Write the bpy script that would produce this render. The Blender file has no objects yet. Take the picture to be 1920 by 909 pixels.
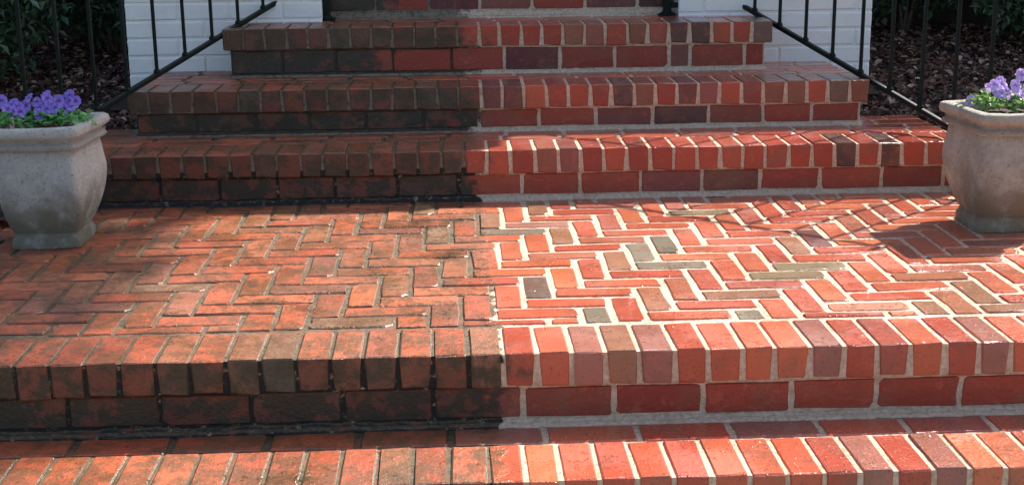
import bpy, bmesh, math, random
from mathutils import Vector, Matrix, noise
random.seed(7)
SC = bpy.context.scene
COL = SC.collection

# ------------------------------------------------------------------ camera
cam_d = bpy.data.cameras.new("camera")
cam = bpy.data.objects.new("camera", cam_d); COL.objects.link(cam)
YAW, PIT, ROL = 0.0407, 0.2484, -0.0117
fwd = Vector((math.sin(YAW)*math.cos(PIT), math.cos(YAW)*math.cos(PIT), -math.sin(PIT)))
rgt = Vector((math.cos(YAW), -math.sin(YAW), 0)); upv = rgt.cross(fwd)
r2 = math.cos(ROL)*rgt + math.sin(ROL)*upv; u2 = -math.sin(ROL)*rgt + math.cos(ROL)*upv
M = Matrix((r2, u2, -fwd)).transposed().to_4x4(); M.translation = Vector((1.0438, -3.0955, 1.0574))
cam.matrix_world = M
cam_d.sensor_width = 36; cam_d.lens = 2578.5/1920*36; cam_d.shift_x = 3.8/1920
cam_d.clip_end = 500; cam_d.clip_start = 0.05
SC.camera = cam

# ------------------------------------------------------------------ light
SX, SY = 0.75, 0.62                       # horizontal run of a ray per metre of height (sun stands behind the steps, to the right)
sun_dir = Vector((SX, SY, 1)).normalized()
sd = bpy.data.lights.new("sun", 'SUN'); sd.energy = 5.0; sd.angle = math.radians(0.6); sd.color = (1, 0.95, 0.88)
sun = bpy.data.objects.new("sun", sd); COL.objects.link(sun)
sun.rotation_euler = sun_dir.to_track_quat('Z', 'Y').to_euler(); sun.location = (6, 6, 9)
w = bpy.data.worlds.new("World"); SC.world = w; w.use_nodes = True
nt = w.node_tree; nt.nodes.clear()
sky = nt.nodes.new('ShaderNodeTexSky'); sky.sky_type = 'NISHITA'; sky.sun_disc = False
sky.sun_elevation = math.asin(sun_dir.z); sky.sun_rotation = math.atan2(SX, SY); sky.air_density = 1.0; sky.dust_density = 2.5; sky.ozone_density = 1.0
bg = nt.nodes.new('ShaderNodeBackground'); bg.inputs[1].default_value = 0.112
ow = nt.nodes.new('ShaderNodeOutputWorld'); nt.links.new(sky.outputs[0], bg.inputs[0]); nt.links.new(bg.outputs[0], ow.inputs[0])
SC.view_settings.view_transform = 'Standard'; SC.view_settings.look = 'None'
SC.view_settings.exposure = 1.08; SC.view_settings.gamma = 1.0

# ------------------------------------------------------------------ levels measured from the photograph
ZL, YL = 0.0, 0.0            # landing, front edge
Z3, Y3 = 0.181, 1.685
Z2, Y2 = 0.354, 2.070
Z1, Y1 = 0.548, 2.430
ZB, YB = -0.182, -0.3236
YP, YT = 2.70, 2.80          # face of the white piers, face of the top riser

# ------------------------------------------------------------------ node helper
class N:
    def __init__(s, name):
        s.m = bpy.data.materials.new(name); s.m.use_nodes = True; s.t = s.m.node_tree; s.t.nodes.clear()
        s.out = s.t.nodes.new('ShaderNodeOutputMaterial'); s.b = s.t.nodes.new('ShaderNodeBsdfPrincipled')
        s.t.links.new(s.b.outputs[0], s.out.inputs[0])
    def n(s, typ, **k):
        x = s.t.nodes.new('ShaderNode'+typ)
        for a, b in k.items(): setattr(x, a, b)
        return x
    def put(s, v, sock):
        if hasattr(v, 'is_output') or isinstance(v, bpy.types.NodeSocket): s.t.links.new(v, sock)
        elif v is not None:
            if isinstance(v, (tuple, list)) and len(v) == 3 and sock.type == 'RGBA': v = (*v, 1)
            sock.default_value = v
    def math(s, op, a, b=None, c=None, clamp=False):
        x = s.n('Math', operation=op, use_clamp=clamp); s.put(a, x.inputs[0]); s.put(b, x.inputs[1]); s.put(c, x.inputs[2]); return x.outputs[0]
    def mix(s, f, a, b, blend='MIX'):
        x = s.n('Mix', data_type='RGBA', blend_type=blend); s.put(f, x.inputs[0]); s.put(a, x.inputs[6]); s.put(b, x.inputs[7]); return x.outputs[2]
    def noise(s, vec, scale, detail=3, rough=.55, dist=0):
        x = s.n('TexNoise'); s.put(vec, x.inputs['Vector']); x.inputs['Scale'].default_value = scale; x.inputs['Detail'].default_value = detail
        x.inputs['Roughness'].default_value = rough; x.inputs['Distortion'].default_value = dist; return x.outputs['Fac']
    def ss(s, v, lo, hi, a=0., b=1.):
        x = s.n('MapRange', interpolation_type='SMOOTHSTEP'); s.put(v, x.inputs[0]); s.put(lo, x.inputs[1]); s.put(hi, x.inputs[2]); s.put(a, x.inputs[3]); s.put(b, x.inputs[4]); return x.outputs[0]
    def bump(s, h, dist, strength=1.0, normal=None):
        x = s.n('Bump'); x.inputs['Strength'].default_value = strength; x.inputs['Distance'].default_value = dist; s.put(h, x.inputs['Height'])
        if normal is not None: s.put(normal, x.inputs['Normal'])
        return x.outputs[0]
    def vec(s, op, a, b=None):
        x = s.n('VectorMath', operation=op); s.put(a, x.inputs[0]); s.put(b, x.inputs[1]); return x.outputs[0]

def dirt_masks(g, soft=.012):
    """1 on the unwashed (left) part of the steps; the washed part ends on an almost straight line."""
    geo = g.n('NewGeometry'); pos = geo.outputs['Position']
    sp = g.n('SeparateXYZ'); g.put(pos, sp.inputs[0]); sn = g.n('SeparateXYZ'); g.put(geo.outputs['True Normal'], sn.inputs[0])
    n1 = g.noise(pos, 22, 3)
    edge = g.math('MULTIPLY_ADD', n1, .10, 1.095)
    high = g.ss(sp.outputs[2], .01, .06)                       # the washing stops less cleanly on the steps above
    edge = g.math('ADD', edge, g.math('MULTIPLY', high, g.math('MULTIPLY_ADD', g.noise(pos, 16, 5, .75), .42, -.235)))
    sf = g.math('MULTIPLY_ADD', high, .03, soft)
    left = g.ss(sp.outputs[0], g.math('SUBTRACT', edge, sf), g.math('ADD', edge, sf), 1., 0.)
    up = g.ss(sn.outputs[2], .35, .75)
    return pos, sp, left, up

def droplets(g, pos, sp, up, ro):
    """beads of water left standing on the treads, densest on the washed side"""
    v = g.n('TexVoronoi'); g.put(pos, v.inputs['Vector']); v.inputs['Scale'].default_value = 120
    sc = g.n('SeparateColor'); g.put(v.outputs['Color'], sc.inputs[0])
    area = g.ss(g.math('ADD', g.noise(pos, 3.5, 3, .6), g.ss(sp.outputs[0], .9, 3., -.08, .20)), .42, .68, .98, .62)
    on = g.math('MULTIPLY', g.math('GREATER_THAN', sc.outputs[0], area), up)
    d = g.math('MULTIPLY', g.ss(v.outputs['Distance'], .05, .42, 1., 0.), on)
    film = g.math('MULTIPLY', g.ss(area, .62, .9, .22, 0.), up)
    r1 = g.math('SUBTRACT', ro, film)
    r2 = g.math('ADD', g.math('MULTIPLY', r1, g.math('SUBTRACT', 1., on)), g.math('MULTIPLY', on, .07))
    return d, r2

def brick_material(name, algae_edge, algae_col, algae_amt, lo, hi, edge_shift=0.0):
    g = N(name); pos, sp, left, up = dirt_masks(g)
    oi = g.n('ObjectInfo'); tc = g.n('TexCoord')
    rnd = g.vec('ADD', tc.outputs['Object'], g.vec('MULTIPLY', g.n('CombineXYZ').outputs[0], (1, 1, 1)))
    cx = g.n('CombineXYZ'); g.put(g.math('MULTIPLY', oi.outputs['Random'], 37.), cx.inputs[0]); g.put(g.math('MULTIPLY', oi.outputs['Random'], 11.), cx.inputs[1])
    oc = g.vec('ADD', tc.outputs['Object'], cx.outputs[0])
    base = oi.outputs['Color']
    mott = g.noise(oc, 9, 4, .6); grain = g.noise(oc, 95, 5, .8); mid = g.noise(oc, 34, 3, .6, .6)
    c = g.mix(g.ss(mott, .48, .70, 0., .55), base, (.20, .085, .05))
    c = g.mix(g.ss(mid, .52, .72, 0., .35), c, (.56, .12, .06))
    c = g.mix(g.ss(grain, .55, .68, 0., .70), c, (.10, .03, .02))
    c = g.mix(g.ss(grain, .30, .40, .30, 0.), c, (.60, .20, .13))
    # small dark burnt pits
    vo = g.n('TexVoronoi'); g.put(oc, vo.inputs['Vector']); vo.inputs['Scale'].default_value = 110
    c = g.mix(g.math('MULTIPLY', g.ss(vo.outputs['Distance'], .10, .22, 1., 0.), g.ss(mid, .45, .6)), c, (.06, .02, .015))
    # unwashed tops: brown worn film and olive lichen
    wn = g.noise(pos, 26, 5, .7); wn2 = g.noise(pos, 7, 4, .6); wn3 = g.noise(pos, 75, 4, .75)
    film = g.math('MULTIPLY', g.ss(g.math('ADD', wn, g.math('MULTIPLY', wn2, 1.1)), .92, 1.16), .80)
    topd = g.mix(.30, c, (.40, .115, .030)); topd = g.mix(film, topd, (.14, .062, .022))
    topd = g.mix(g.ss(wn3, .56, .66, 0., .7), topd, (.07, .03, .013))
    topd = g.mix(g.math('MULTIPLY', g.ss(wn3, .64, .72), g.ss(wn, .42, .58)), topd, (.46, .36, .20))
    topd = g.mix(g.ss(wn2, .60, .70, 0., .8), topd, (.075, .045, .02))
    # moss and soil packed along the arrises beside the joints (the front nosing is rubbed clean)
    snn = g.n('SeparateXYZ'); g.put(g.n('NewGeometry').outputs['True Normal'], snn.inputs[0])
    arris = g.math('MULTIPLY', g.ss(snn.outputs[2], .86, .985, 1., 0.), g.ss(snn.outputs[1], -.45, -.25))
    topd = g.mix(g.math('MULTIPLY', arris, .9), topd, g.mix(g.ss(wn3, .4, .6), (.045, .028, .012), (.13, .085, .035)))
    ctop = g.mix(left, c, topd)
    # unwashed faces
    an = g.noise(pos, 48, 6, .8); an2 = g.noise(pos, 6, 3, .6)
    an4 = g.noise(pos, 13, 4, .65)
    aedge = g.math('ADD', g.math('MULTIPLY_ADD', an2, .5, algae_edge-.25), g.math('MULTIPLY_ADD', an4, .34, -.17))
    amask = g.ss(sp.outputs[0], g.math('SUBTRACT', aedge, .06), g.math('ADD', aedge, .04), 1., 0.)
    acov = g.ss(g.math('ADD', g.math('MULTIPLY', an, .8), g.math('MULTIPLY', g.ss(an4, .36, .64), .36)), lo, hi)
    lich = g.mix(g.math('MULTIPLY', g.ss(wn3, .55, .66), g.ss(an2, .42, .6)), algae_col, (algae_col[0]*2.6+.03, algae_col[1]*2.6+.028, algae_col[2]*2+.02))
    cs = g.mix(g.math('MULTIPLY', g.math('MULTIPLY', amask, acov), algae_amt), c, lich)
    cs = g.mix(g.math('MULTIPLY', amask, .64), cs, (.050, .035, .016))
    col = g.mix(up, cs, ctop)
    g.put(col, g.b.inputs['Base Color'])
    # wet, uneven gloss
    wet = g.noise(pos, 5, 3, .6)
    ro = g.math('ADD', g.ss(wet, .35, .65, .30, .52), g.math('MULTIPLY', left, .06))
    ro = g.math('ADD', ro, g.math('MULTIPLY', g.math('SUBTRACT', oi.outputs['Random'], .5), .16))
    g.b.inputs['Specular IOR Level'].default_value = .5
    h1 = g.bump(g.noise(oc, 60, 5, .65), .0035, .55)
    fine = g.bump(g.noise(oc, 300, 2, .6), .0012, .6, h1)
    drop, ro = droplets(g, pos, sp, up, ro)
    fine = g.bump(drop, .0022, 1.0, fine)
    cr = g.bump(g.math('MULTIPLY', wn3, g.math('MULTIPLY_ADD', left, .8, .2)), .006, .6, fine)
    g.put(g.math('MULTIPLY', up, g.ss(sp.outputs[0], .2, 2.2, .50, .85)), g.b.inputs['Coat Weight']); g.b.inputs['Coat Roughness'].default_value = .20; g.put(cr, g.b.inputs['Coat Normal'])
    g.put(cr, g.b.inputs['Normal']); g.put(ro, g.b.inputs['Roughness'])
    return g.m

def mortar_material():
    g = N("mortar"); pos, sp, left, up0 = dirt_masks(g, .004)
    sn_ = g.n('SeparateXYZ'); g.put(g.n('NewGeometry').outputs['Normal'], sn_.inputs[0]); up = g.ss(sn_.outputs[2], .72, .93)
    n1 = g.noise(pos, 90, 4, .7); n2 = g.noise(pos, 14, 3, .6); n3 = g.noise(pos, 45, 5, .75)
    clean = g.mix(g.ss(n1, .35, .7), (.72, .55, .40), (.48, .33, .21))
    clean = g.mix(g.ss(n2, .5, .75, 0., .45), clean, (.44, .25, .145))
    top = g.mix(g.ss(n1, .35, .62), (.07, .05, .026), (.155, .11, .058))
    top = g.mix(g.ss(n3, .60, .72), top, (.50, .44, .30))
    top = g.mix(g.ss(n2, .50, .62, 0., .8), top, (.055, .045, .02))
    top = g.mix(g.ss(g.noise(pos, 20, 4, .7), .50, .60, 0., .75), top, (.24, .075, .03))
    side = g.mix(g.ss(n3, .50, .62), (.012, .010, .008), (.05, .038, .02))
    side = g.mix(g.ss(n3, .58, .66), side, (.34, .25, .15))
    low = g.math('LESS_THAN', sp.outputs[2], .12)     # higher steps: lighter crust survives in the joints
    side = g.mix(g.math('MULTIPLY', g.math('SUBTRACT', 1., low), g.ss(n3, .36, .54, .35, .9)), side, (.25, .19, .125))
    def band(z0, z1): return g.math('MULTIPLY', g.math('GREATER_THAN', sp.outputs[2], z0), g.math('LESS_THAN', sp.outputs[2], z1))
    ris = g.math('ADD', band(.186, .268), band(.362, .462))   # behind the black growth of the risers the joints are black too
    side = g.mix(g.math('MULTIPLY', ris, .88), side, (.02, .016, .011))
    col = g.mix(left, clean, g.mix(up, side, top))
    g.put(col, g.b.inputs['Base Color'])
    b = g.bump(g.noise(pos, 160, 5, .75), .006, .8)
    drop, ro = droplets(g, pos, sp, up, g.math('MULTIPLY_ADD', left, .15, .55)); b = g.bump(drop, .0024, 1., b); g.put(ro, g.b.inputs['Roughness'])
    g.put(b, g.b.inputs['Normal']); return g.m

def simple(name, col, rough=.6, col2=None, sc=20, bump=0., bsc=60, metal=0., spec=.5, island=None, coord='Object'):
    g = N(name); tc = g.n('TexCoord'); v = tc.outputs['Object'] if coord == 'Object' else g.n('NewGeometry').outputs['Position']
    c = col
    if col2: c = g.mix(g.ss(g.noise(v, sc, 4, .65), .35, .68), col, col2)
    if island:
        geo = g.n('NewGeometry'); r = g.n('ValToRGB'); g.put(geo.outputs['Random Per Island'], r.inputs[0])
        els = r.color_ramp.elements; r.color_ramp.interpolation = 'CONSTANT'
        for i, cc in enumerate(island):
            e = els[i] if i < 2 else els.new(i/len(island)); e.position = i/len(island); e.color = (*cc, 1)
        c = g.mix(.35, r.outputs[0], c) if col2 else r.outputs[0]
    g.put(c, g.b.inputs['Base Color']); g.b.inputs['Roughness'].default_value = rough; g.b.inputs['Metallic'].default_value = metal
    g.b.inputs['Specular IOR Level'].default_value = spec
    if bump: g.put(g.bump(g.noise(v, bsc, 4, .7), bump), g.b.inputs['Normal'])
    return g.m

MAT_PAVE = brick_material("paving brick", 1.14, (.03, .02, .01), .4, .6, .9)
MAT_EDGE = brick_material("edge brick", 1.13, (.034, .028, .010), .88, .42, .76)
MAT_RISER = brick_material("riser brick", 1.12, (.008, .007, .006), .98, .44, .62)
MAT_RISER_TOP = brick_material("upper riser brick", 0.78, (.012, .012, .009), .97, .35, .54)
MAT_MORTAR = mortar_material()
MAT_IRON = simple("black painted iron", (.004, .007, .006), .42, (.005, .013, .010), 30, .0006, 90, spec=.18)
def white_material():
    g = N("white painted brick"); v = g.n('NewGeometry').outputs['Position']
    c = g.mix(g.ss(g.noise(v, 6, 4, .6), .4, .7), (.88, .86, .82), (.83, .815, .78))
    c = g.mix(g.ss(g.noise(v, 70, 4, .7), .66, .74, 0., .6), c, (.40, .40, .39))
    sp = g.n('SeparateXYZ'); g.put(v, sp.inputs[0])
    g.put(c, g.b.inputs['Base Color']); g.b.inputs['Roughness'].default_value = .45
    b = g.bump(g.noise(v, 35, 3, .6), .003, .6); b = g.bump(g.noise(v, 160, 3, .6), .0012, .6, b)
    g.put(b, g.b.inputs['Normal']); return g.m
MAT_WHITE = white_material()
def stone_material(name, a, b_, moss):
    g = N(name); tc = g.n('TexCoord'); v = tc.outputs['Object']; sp = g.n('SeparateXYZ'); g.put(v, sp.inputs[0])
    n1 = g.noise(v, 14, 5, .7); n2 = g.noise(v, 85, 6, .85); n3 = g.noise(v, 7, 3, .6)
    c = g.mix(g.ss(n1, .35, .65), a, b_)
    c = g.mix(g.ss(n2, .545, .61, 0., .72), c, (.26, .21, .15))
    c = g.mix(g.ss(n2, .34, .45, .6, 0.), c, (.80, .75, .66))
    low = g.ss(g.math('ADD', sp.outputs[2], g.math('MULTIPLY_ADD', n3, -.28, .14)), .05, .25, 1., 0.)
    c = g.mix(g.math('MULTIPLY', low, g.ss(n1, .30, .55, .45, .95)), c, moss)
    # run-off streaks from the lip
    mp = g.n('Mapping'); g.put(v, mp.inputs[0]); mp.inputs['Scale'].default_value = (1, 1, .12)
    st = g.noise(mp.outputs[0], 38, 3, .6)
    c = g.mix(g.math('MULTIPLY', g.ss(st, .58, .78, 0., .35), g.ss(sp.outputs[2], .14, .30)), c, (.22, .17, .10))
    lip_band = g.math('MULTIPLY', g.ss(sp.outputs[2], .315, .325), g.ss(sp.outputs[2], .340, .348, 1., 0.))  # browner band around the moulding below the lip
    c = g.mix(g.math('MULTIPLY', lip_band, .45), c, (.36, .24, .16))
    g.put(c, g.b.inputs['Base Color']); g.b.inputs['Roughness'].default_value = .8
    b = g.bump(n1, .010, .5); b = g.bump(n2, .020, 1.0, b); g.put(b, g.b.inputs['Normal']); return g.m
MAT_STONE_L = stone_material("weathered cast stone", (.82, .79, .73), (.72, .69, .63), (.27, .25, .17))
MAT_STONE_R = stone_material("buff cast stone", (.72, .68, .56), (.60, .55, .44), (.33, .27, .17))
MAT_SOIL = simple("potting soil", (.03, .018, .012), .9, (.06, .035, .02), 60, .006, 80)
MAT_BED = simple("damp earth", (.022, .013, .010), .85, (.045, .025, .017), 18, .01, 40, coord='pos')
MULCH = [(.15, .06, .036), (.07, .028, .018), (.22, .10, .055), (.04, .018, .013), (.32, .19, .12), (.11, .042, .028), (.05, .022, .016), (.46, .33, .23), (.12, .06, .05), (.03, .015, .012), (.06, .025, .018), (.09, .036, .024)]
MAT_CHIP = simple("bark chips", (.06, .03, .02), .55, island=MULCH, spec=.5)
DARKLEAF = [(.045, .095, .04), (.06, .12, .05), (.03, .07, .03), (.08, .14, .06), (.16, .19, .13), (.04, .08, .045)]
MAT_LEAF_D = simple("dark evergreen leaves", (.02, .05, .015), .35, island=DARKLEAF)
MAT_LEAF_T = simple("tree leaves", (.04, .09, .02), .5, island=[(.04, .09, .02), (.05, .11, .03), (.03, .07, .02)])
MAT_BARK = simple("bark", (.12, .085, .06), .85, (.06, .04, .03), 15, .02, 25)

# ------------------------------------------------------------------ object helpers
def link(name, me, parent=None, mat=None, loc=None, col=None):
    o = bpy.data.objects.new(name, me); COL.objects.link(o)
    if mat is not None and me is not None and not me.materials: me.materials.append(mat)
    if parent is not None: o.parent = parent
    if loc is not None: o.location = loc
    if col is not None: o.color = (*col, 1)
    return o
def tag(o, label=None, cat=None, group=None, kind=None):
    if label: o['label'] = label
    if cat: o['category'] = cat
    if group: o['group'] = group
    if kind: o['kind'] = kind
    return o
def empty(name, loc=(0, 0, 0)):
    o = bpy.data.objects.new(name, None); COL.objects.link(o); o.location = loc; o.empty_display_size = .1; return o
def mesh(name, vs, fs, smooth=False):
    me = bpy.data.meshes.new(name); me.from_pydata([tuple(v) for v in vs], [], fs); me.update()
    if smooth:
        for p in me.polygons: p.use_smooth = True
    return me
def nv(p, s, a):
    return noise.noise_vector(Vector(p)*s)*a

class Geo:
    def __init__(s): s.v = []; s.f = []
    def add(s, vs, fs, mat=None):
        k = len(s.v); s.v += [tuple(mat @ Vector(v)) if mat is not None else tuple(v) for v in vs]; s.f += [tuple(i+k for i in f) for f in fs]; return s
    def box(s, x0, x1, y0, y1, z0, z1):
        return s.add([(x, y, z) for z in (z0, z1) for y in (y0, y1) for x in (x0, x1)],
                     [(0, 2, 3, 1), (4, 5, 7, 6), (0, 1, 5, 4), (2, 6, 7, 3), (0, 4, 6, 2), (1, 3, 7, 5)])
    def me(s, name, smooth=False): return mesh(name, s.v, s.f, smooth)

def rough_solid(g, x0, x1, y0, y1, z0, z1, res=.012, amp=.0015, faces='tfsLR'):
    """Faces of a box as fine grids displaced by one continuous field: mortar bed. t top, f front (-Y), L, R, b back"""
    def grid(o, a, b, up_=False):
        na = max(1, int(a.length/res)); nb = max(1, int(b.length/res)); vs = []; fs = []
        for i in range(na+1):
            for j in range(nb+1):
                p = o + a*(i/na) + b*(j/nb); q = p + nv(p, 60, amp*.8) + nv(p, 15, amp*.6); q.z -= (.0010 if (p.x < 1.13 and up_) else 0); vs.append(q)
        for i in range(na):
            for j in range(nb):
                k = i*(nb+1)+j; fs.append((k, k+nb+1, k+nb+2, k+1))
        g.add(vs, fs)
    dx, dy, dz = Vector((x1-x0, 0, 0)), Vector((0, y1-y0, 0)), Vector((0, 0, z1-z0))
    if 't' in faces: grid(Vector((x0, y0, z1)), dx, dy, True)
    if 'f' in faces: grid(Vector((x0, y0, z0)), dx, dz)
    if 'L' in faces: grid(Vector((x0, y1, z0)), -dy, dz)
    if 'R' in faces: grid(Vector((x1, y0, z0)), dy, dz)
    if 'u' in faces: grid(Vector((x0, y1, z0)), dx, -dy)

# ---- bricks
def outline_brick(pts, t=.05, bev=.0035, rnd=random):
    """Slab brick from a plan outline (counter-clockwise), top at z=0, rounded upper arris."""
    n = len(pts); cx = sum(p[0] for p in pts)/n; cy = sum(p[1] for p in pts)/n
    def inset(p, d):
        v = Vector((cx-p[0], cy-p[1])); sx = d*(1 if v.x > 0 else -1); sy = d*(1 if v.y > 0 else -1)
        return (p[0]+(sx if abs(v.x) > d*2 else 0), p[1]+(sy if abs(v.y) > d*2 else 0))
    top = [(*inset(p, bev), rnd.uniform(-.0007, .0007)) for p in pts]
    mid = [(p[0], p[1], -bev*rnd.uniform(.7, 1.5)) for p in pts]
    bot = [(p[0], p[1], -t) for p in pts]
    vs = top+mid+bot; fs = [tuple(range(n))]
    for i in range(n):
        j = (i+1) % n; fs += [(n+i, n+j, j, i), (2*n+i, 2*n+j, n+j, n+i)]
    return vs, fs
def plan(w, l, rnd, chip=.012, wob=.0019):
    """Rectangle w x l centred on 0 with worn corners and slightly wandering sides."""
    P = []
    for sx, sy, o in ((-1, -1, 0), (1, -1, 1), (1, 1, 0), (-1, 1, 1)):
        c = rnd.choice((.002, .003, .003, .004, .006, chip)) ; d = c*rnd.uniform(.6, 1.3)
        a = (sx*(w/2-c), sy*l/2); b = (sx*w/2, sy*(l/2-d))
        P += [b, a] if o == 0 else [a, b]
        if o == 0: m = (0 + rnd.uniform(-.02, .02)*0, sy*(l/2-rnd.uniform(0, .002)))
        else: m = (sx*(w/2-rnd.uniform(0, .0015)), rnd.uniform(-.2, .2)*l)
        if o == 1: P.append(m)
    return [(x+rnd.uniform(-wob, wob), y+rnd.uniform(-wob, wob)) for x, y in P]
def edge_brick_mesh(w, d, h, rnd, name):
    """Brick on edge: x centred, y 0..d, z -h..0, every arris worn."""
    b = .0032; vs = []; 
    X, Y, Zs = (-w/2, w/2), (0, d), (-h, 0)
    bm = bmesh.new(); bmesh.ops.create_cube(bm, size=1)
    for v in bm.verts: v.co = Vector((v.co.x*w, (v.co.y+.5)*d, (v.co.z-.5)*h))
    bmesh.ops.bevel(bm, geom=bm.edges[:], offset=b, segments=1, profile=.5, affect='EDGES')
    cut = [(sx, sz) for sx in (-1, 1) for sz in (-1, 1) if rnd.random() < (.42 if sz < 0 else .10)]
    for v in bm.verts:
        c = v.co
        for sx, sz in cut:
            if c.x*sx > w/2-.012 and ((c.z < -h+.012) if sz < 0 else (c.z > -.012)) and c.y < .02:
                k = rnd.uniform(.35, 1.0)
                c.x -= sx*.007*k*(1 if sz < 0 else .5); c.z -= sz*(.006 if sz < 0 else .0006)*k
        v.co += Vector([rnd.uniform(-.0012, .0012) for _ in range(3)])
    me = bpy.data.meshes.new(name); bm.to_mesh(me); bm.free(); return me

RED = [(.44, .080, .034), (.48, .094, .038), (.40, .060, .028), (.46, .088, .040), (.38, .056, .028), (.50, .112, .046), (.43, .072, .032)]
MID = [(.36, .090, .045), (.33, .100, .048), (.36, .080, .050), (.31, .062, .038)]
DARKS = {'g': (.165, .120, .080), 'k': (.110, .058, .042), 'b': (.27, .105, .055), 'm': (.30, .100, .070), 'o': (.20, .130, .070), 'v': (.17, .050, .042)}
def brick_colour(rnd, k=None):
    if k: c = DARKS[k]
    else:
        x = rnd.random(); c = rnd.choice(RED if x < .80 else MID) if x < .965 else DARKS[rnd.choice('bmvg')]
    f = rnd.uniform(.88, 1.1); return tuple(min(1, a*f) for a in c)

JOINT_GROUPS = {}
rb = random.Random(21)
EDGE_MESHES = [edge_brick_mesh(.0695, .205, .086, rb, "edge_brick") for _ in range(14)]
def ordinary_mesh(w, l, mat, n=12):
    L = []
    for _ in range(n):
        vs, fs = outline_brick(plan(w, l, rb), .05, .003, rb); me = mesh("brick", vs, fs); me.materials.append(mat); L.append(me)
    return L
for me in EDGE_MESHES: me.materials.append(MAT_EDGE)
RX = Matrix.Rotation(math.pi/2, 4, 'X')      # plan z-up -> faces -Y

def edge_row(parent, Y, Z, joints, dark=None, name='edge_brick'):
    """joints: centres of the joints; one brick on edge between each pair"""
    for i in range(len(joints)-1):
        a, b = joints[i], joints[i+1]; w_ = b-a-(.0108 if b > 1.14 else .0074)
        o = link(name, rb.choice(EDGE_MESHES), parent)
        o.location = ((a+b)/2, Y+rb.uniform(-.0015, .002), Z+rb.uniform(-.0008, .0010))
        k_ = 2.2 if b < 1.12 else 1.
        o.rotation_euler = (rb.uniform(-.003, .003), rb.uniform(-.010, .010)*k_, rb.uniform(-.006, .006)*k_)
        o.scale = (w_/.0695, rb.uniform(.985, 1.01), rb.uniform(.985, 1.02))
        c_ = brick_colour(rb, (dark or {}).get(i)); f_ = (.86, .70, .76) if Y > 1 else (1.04, 1.16, 1.16)  # shade tinted into the upper flight, sunlight into the front rows
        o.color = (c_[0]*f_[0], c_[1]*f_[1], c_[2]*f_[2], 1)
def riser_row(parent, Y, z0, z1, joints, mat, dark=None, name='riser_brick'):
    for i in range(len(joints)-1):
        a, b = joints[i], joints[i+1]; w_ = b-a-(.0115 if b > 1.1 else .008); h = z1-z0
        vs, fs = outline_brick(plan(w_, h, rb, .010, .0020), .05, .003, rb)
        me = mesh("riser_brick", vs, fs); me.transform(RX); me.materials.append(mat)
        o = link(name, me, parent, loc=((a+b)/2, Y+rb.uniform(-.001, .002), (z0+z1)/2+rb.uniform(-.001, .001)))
        c_ = brick_colour(rb, (dark or {}).get(i)); o.color = (c_[0]*.68, c_[1]*.54, c_[2]*.64, 1)  # riser colours darkened and reddened to carry the shade on these faces
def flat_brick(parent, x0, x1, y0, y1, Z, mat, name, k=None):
    vs, fs = outline_brick(plan(x1-x0-.015, y1-y0-.015, rb, .008), .05, .003, rb)
    me = mesh(name, vs, fs); me.materials.append(mat)
    o = link(name, me, parent, loc=((x0+x1)/2, (y0+y1)/2, Z+rb.uniform(-.001, .001))); o.color = (*brick_colour(rb, k), 1)
def tread_rows(parent, X0, X1, ys, Z, name='tread_brick'):
    for r in range(len(ys)-1):
        x = X0 - rb.uniform(0, .12)*0
        x = X0; L = rb.uniform(.08, .215)
        while x < X1-.03:
            e = min(X1, x+L); e = X1 if X1-e < .06 else e
            flat_brick(parent, x, e, ys[r], ys[r+1], Z, MAT_EDGE, name); x = e; L = .2185
def fillet(g, x0, x1, Y, Z, w_=.013, h=.013):
    n = int((x1-x0)/.007); vs = []; fs = []
    for i in range(n+1):
        x = x0+(x1-x0)*i/n; a = w_*(1+.45*noise.noise((x*22, Y*9, 3))+.3*noise.noise((x*90, 5, Z*7))); b = h*(1+.4*noise.noise((x*19, 7, Z*30))+.3*noise.noise((x*80, Y, 1)))
        vs += [(x, Y-a, Z-.004), (x, Y-a*.85, Z+.001), (x, Y-a*.45, Z+b*.35), (x, Y-.003, Z+b), (x, Y+.01, Z+b*.9)]
    for i in range(n):
        for j in range(4): fs.append((i*5+j, (i+1)*5+j, (i+1)*5+j+1, i*5+j+1))
    g.add(vs, fs)

def step(name, label, X0, X1, Y, Z, back, zlow, joints, rjoints, rows, dark, rdark, rmat, side_back=None, Xin=None, riser_h=(.016, .083)):
    """One step: mortar body, bricks on edge along the nosing, stretchers in the riser, bricks of the tread"""
    st = tag(empty(name, (0, 0, 0)), label, 'step', 'brick steps of the flight')
    g = Geo()
    rough_solid(g, X0+.004, X1-.004, Y+.0045, back, Z-.082, Z-.0042, .012, .0011, 'tfLRu')
    rough_solid(g, X0+.026, X1-.026, Y+.018, back, zlow, Z-.080, .012, .0013, 'fLR')
    fillet(g, X0+.02, X1-.02, Y+.0145, zlow)
    link('mortar', g.me('mortar', True), st, MAT_MORTAR)
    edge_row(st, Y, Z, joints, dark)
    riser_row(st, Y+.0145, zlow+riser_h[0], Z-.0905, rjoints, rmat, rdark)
    return st

# ------------------------------------------------------------------ landing
land = tag(empty('brick_landing', (0, 0, 0)), 'herringbone brick landing, washed bright on one half and grimy on the other', None, None, 'structure')
land['kind'] = 'structure'
LX0, LX1 = -.95, 3.60
g = Geo()
rough_solid(g, LX0, LX1, .0045, 1.72, -.082, -.0040, .0125, .0012, 'tfLRu')
rough_solid(g, LX0+.02, LX1-.02, .018, 1.72, ZB-.01, -.080, .0125, .0013, 'fLR')
fillet(g, LX0, LX1, .0145, ZB, .015, .012)
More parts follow.
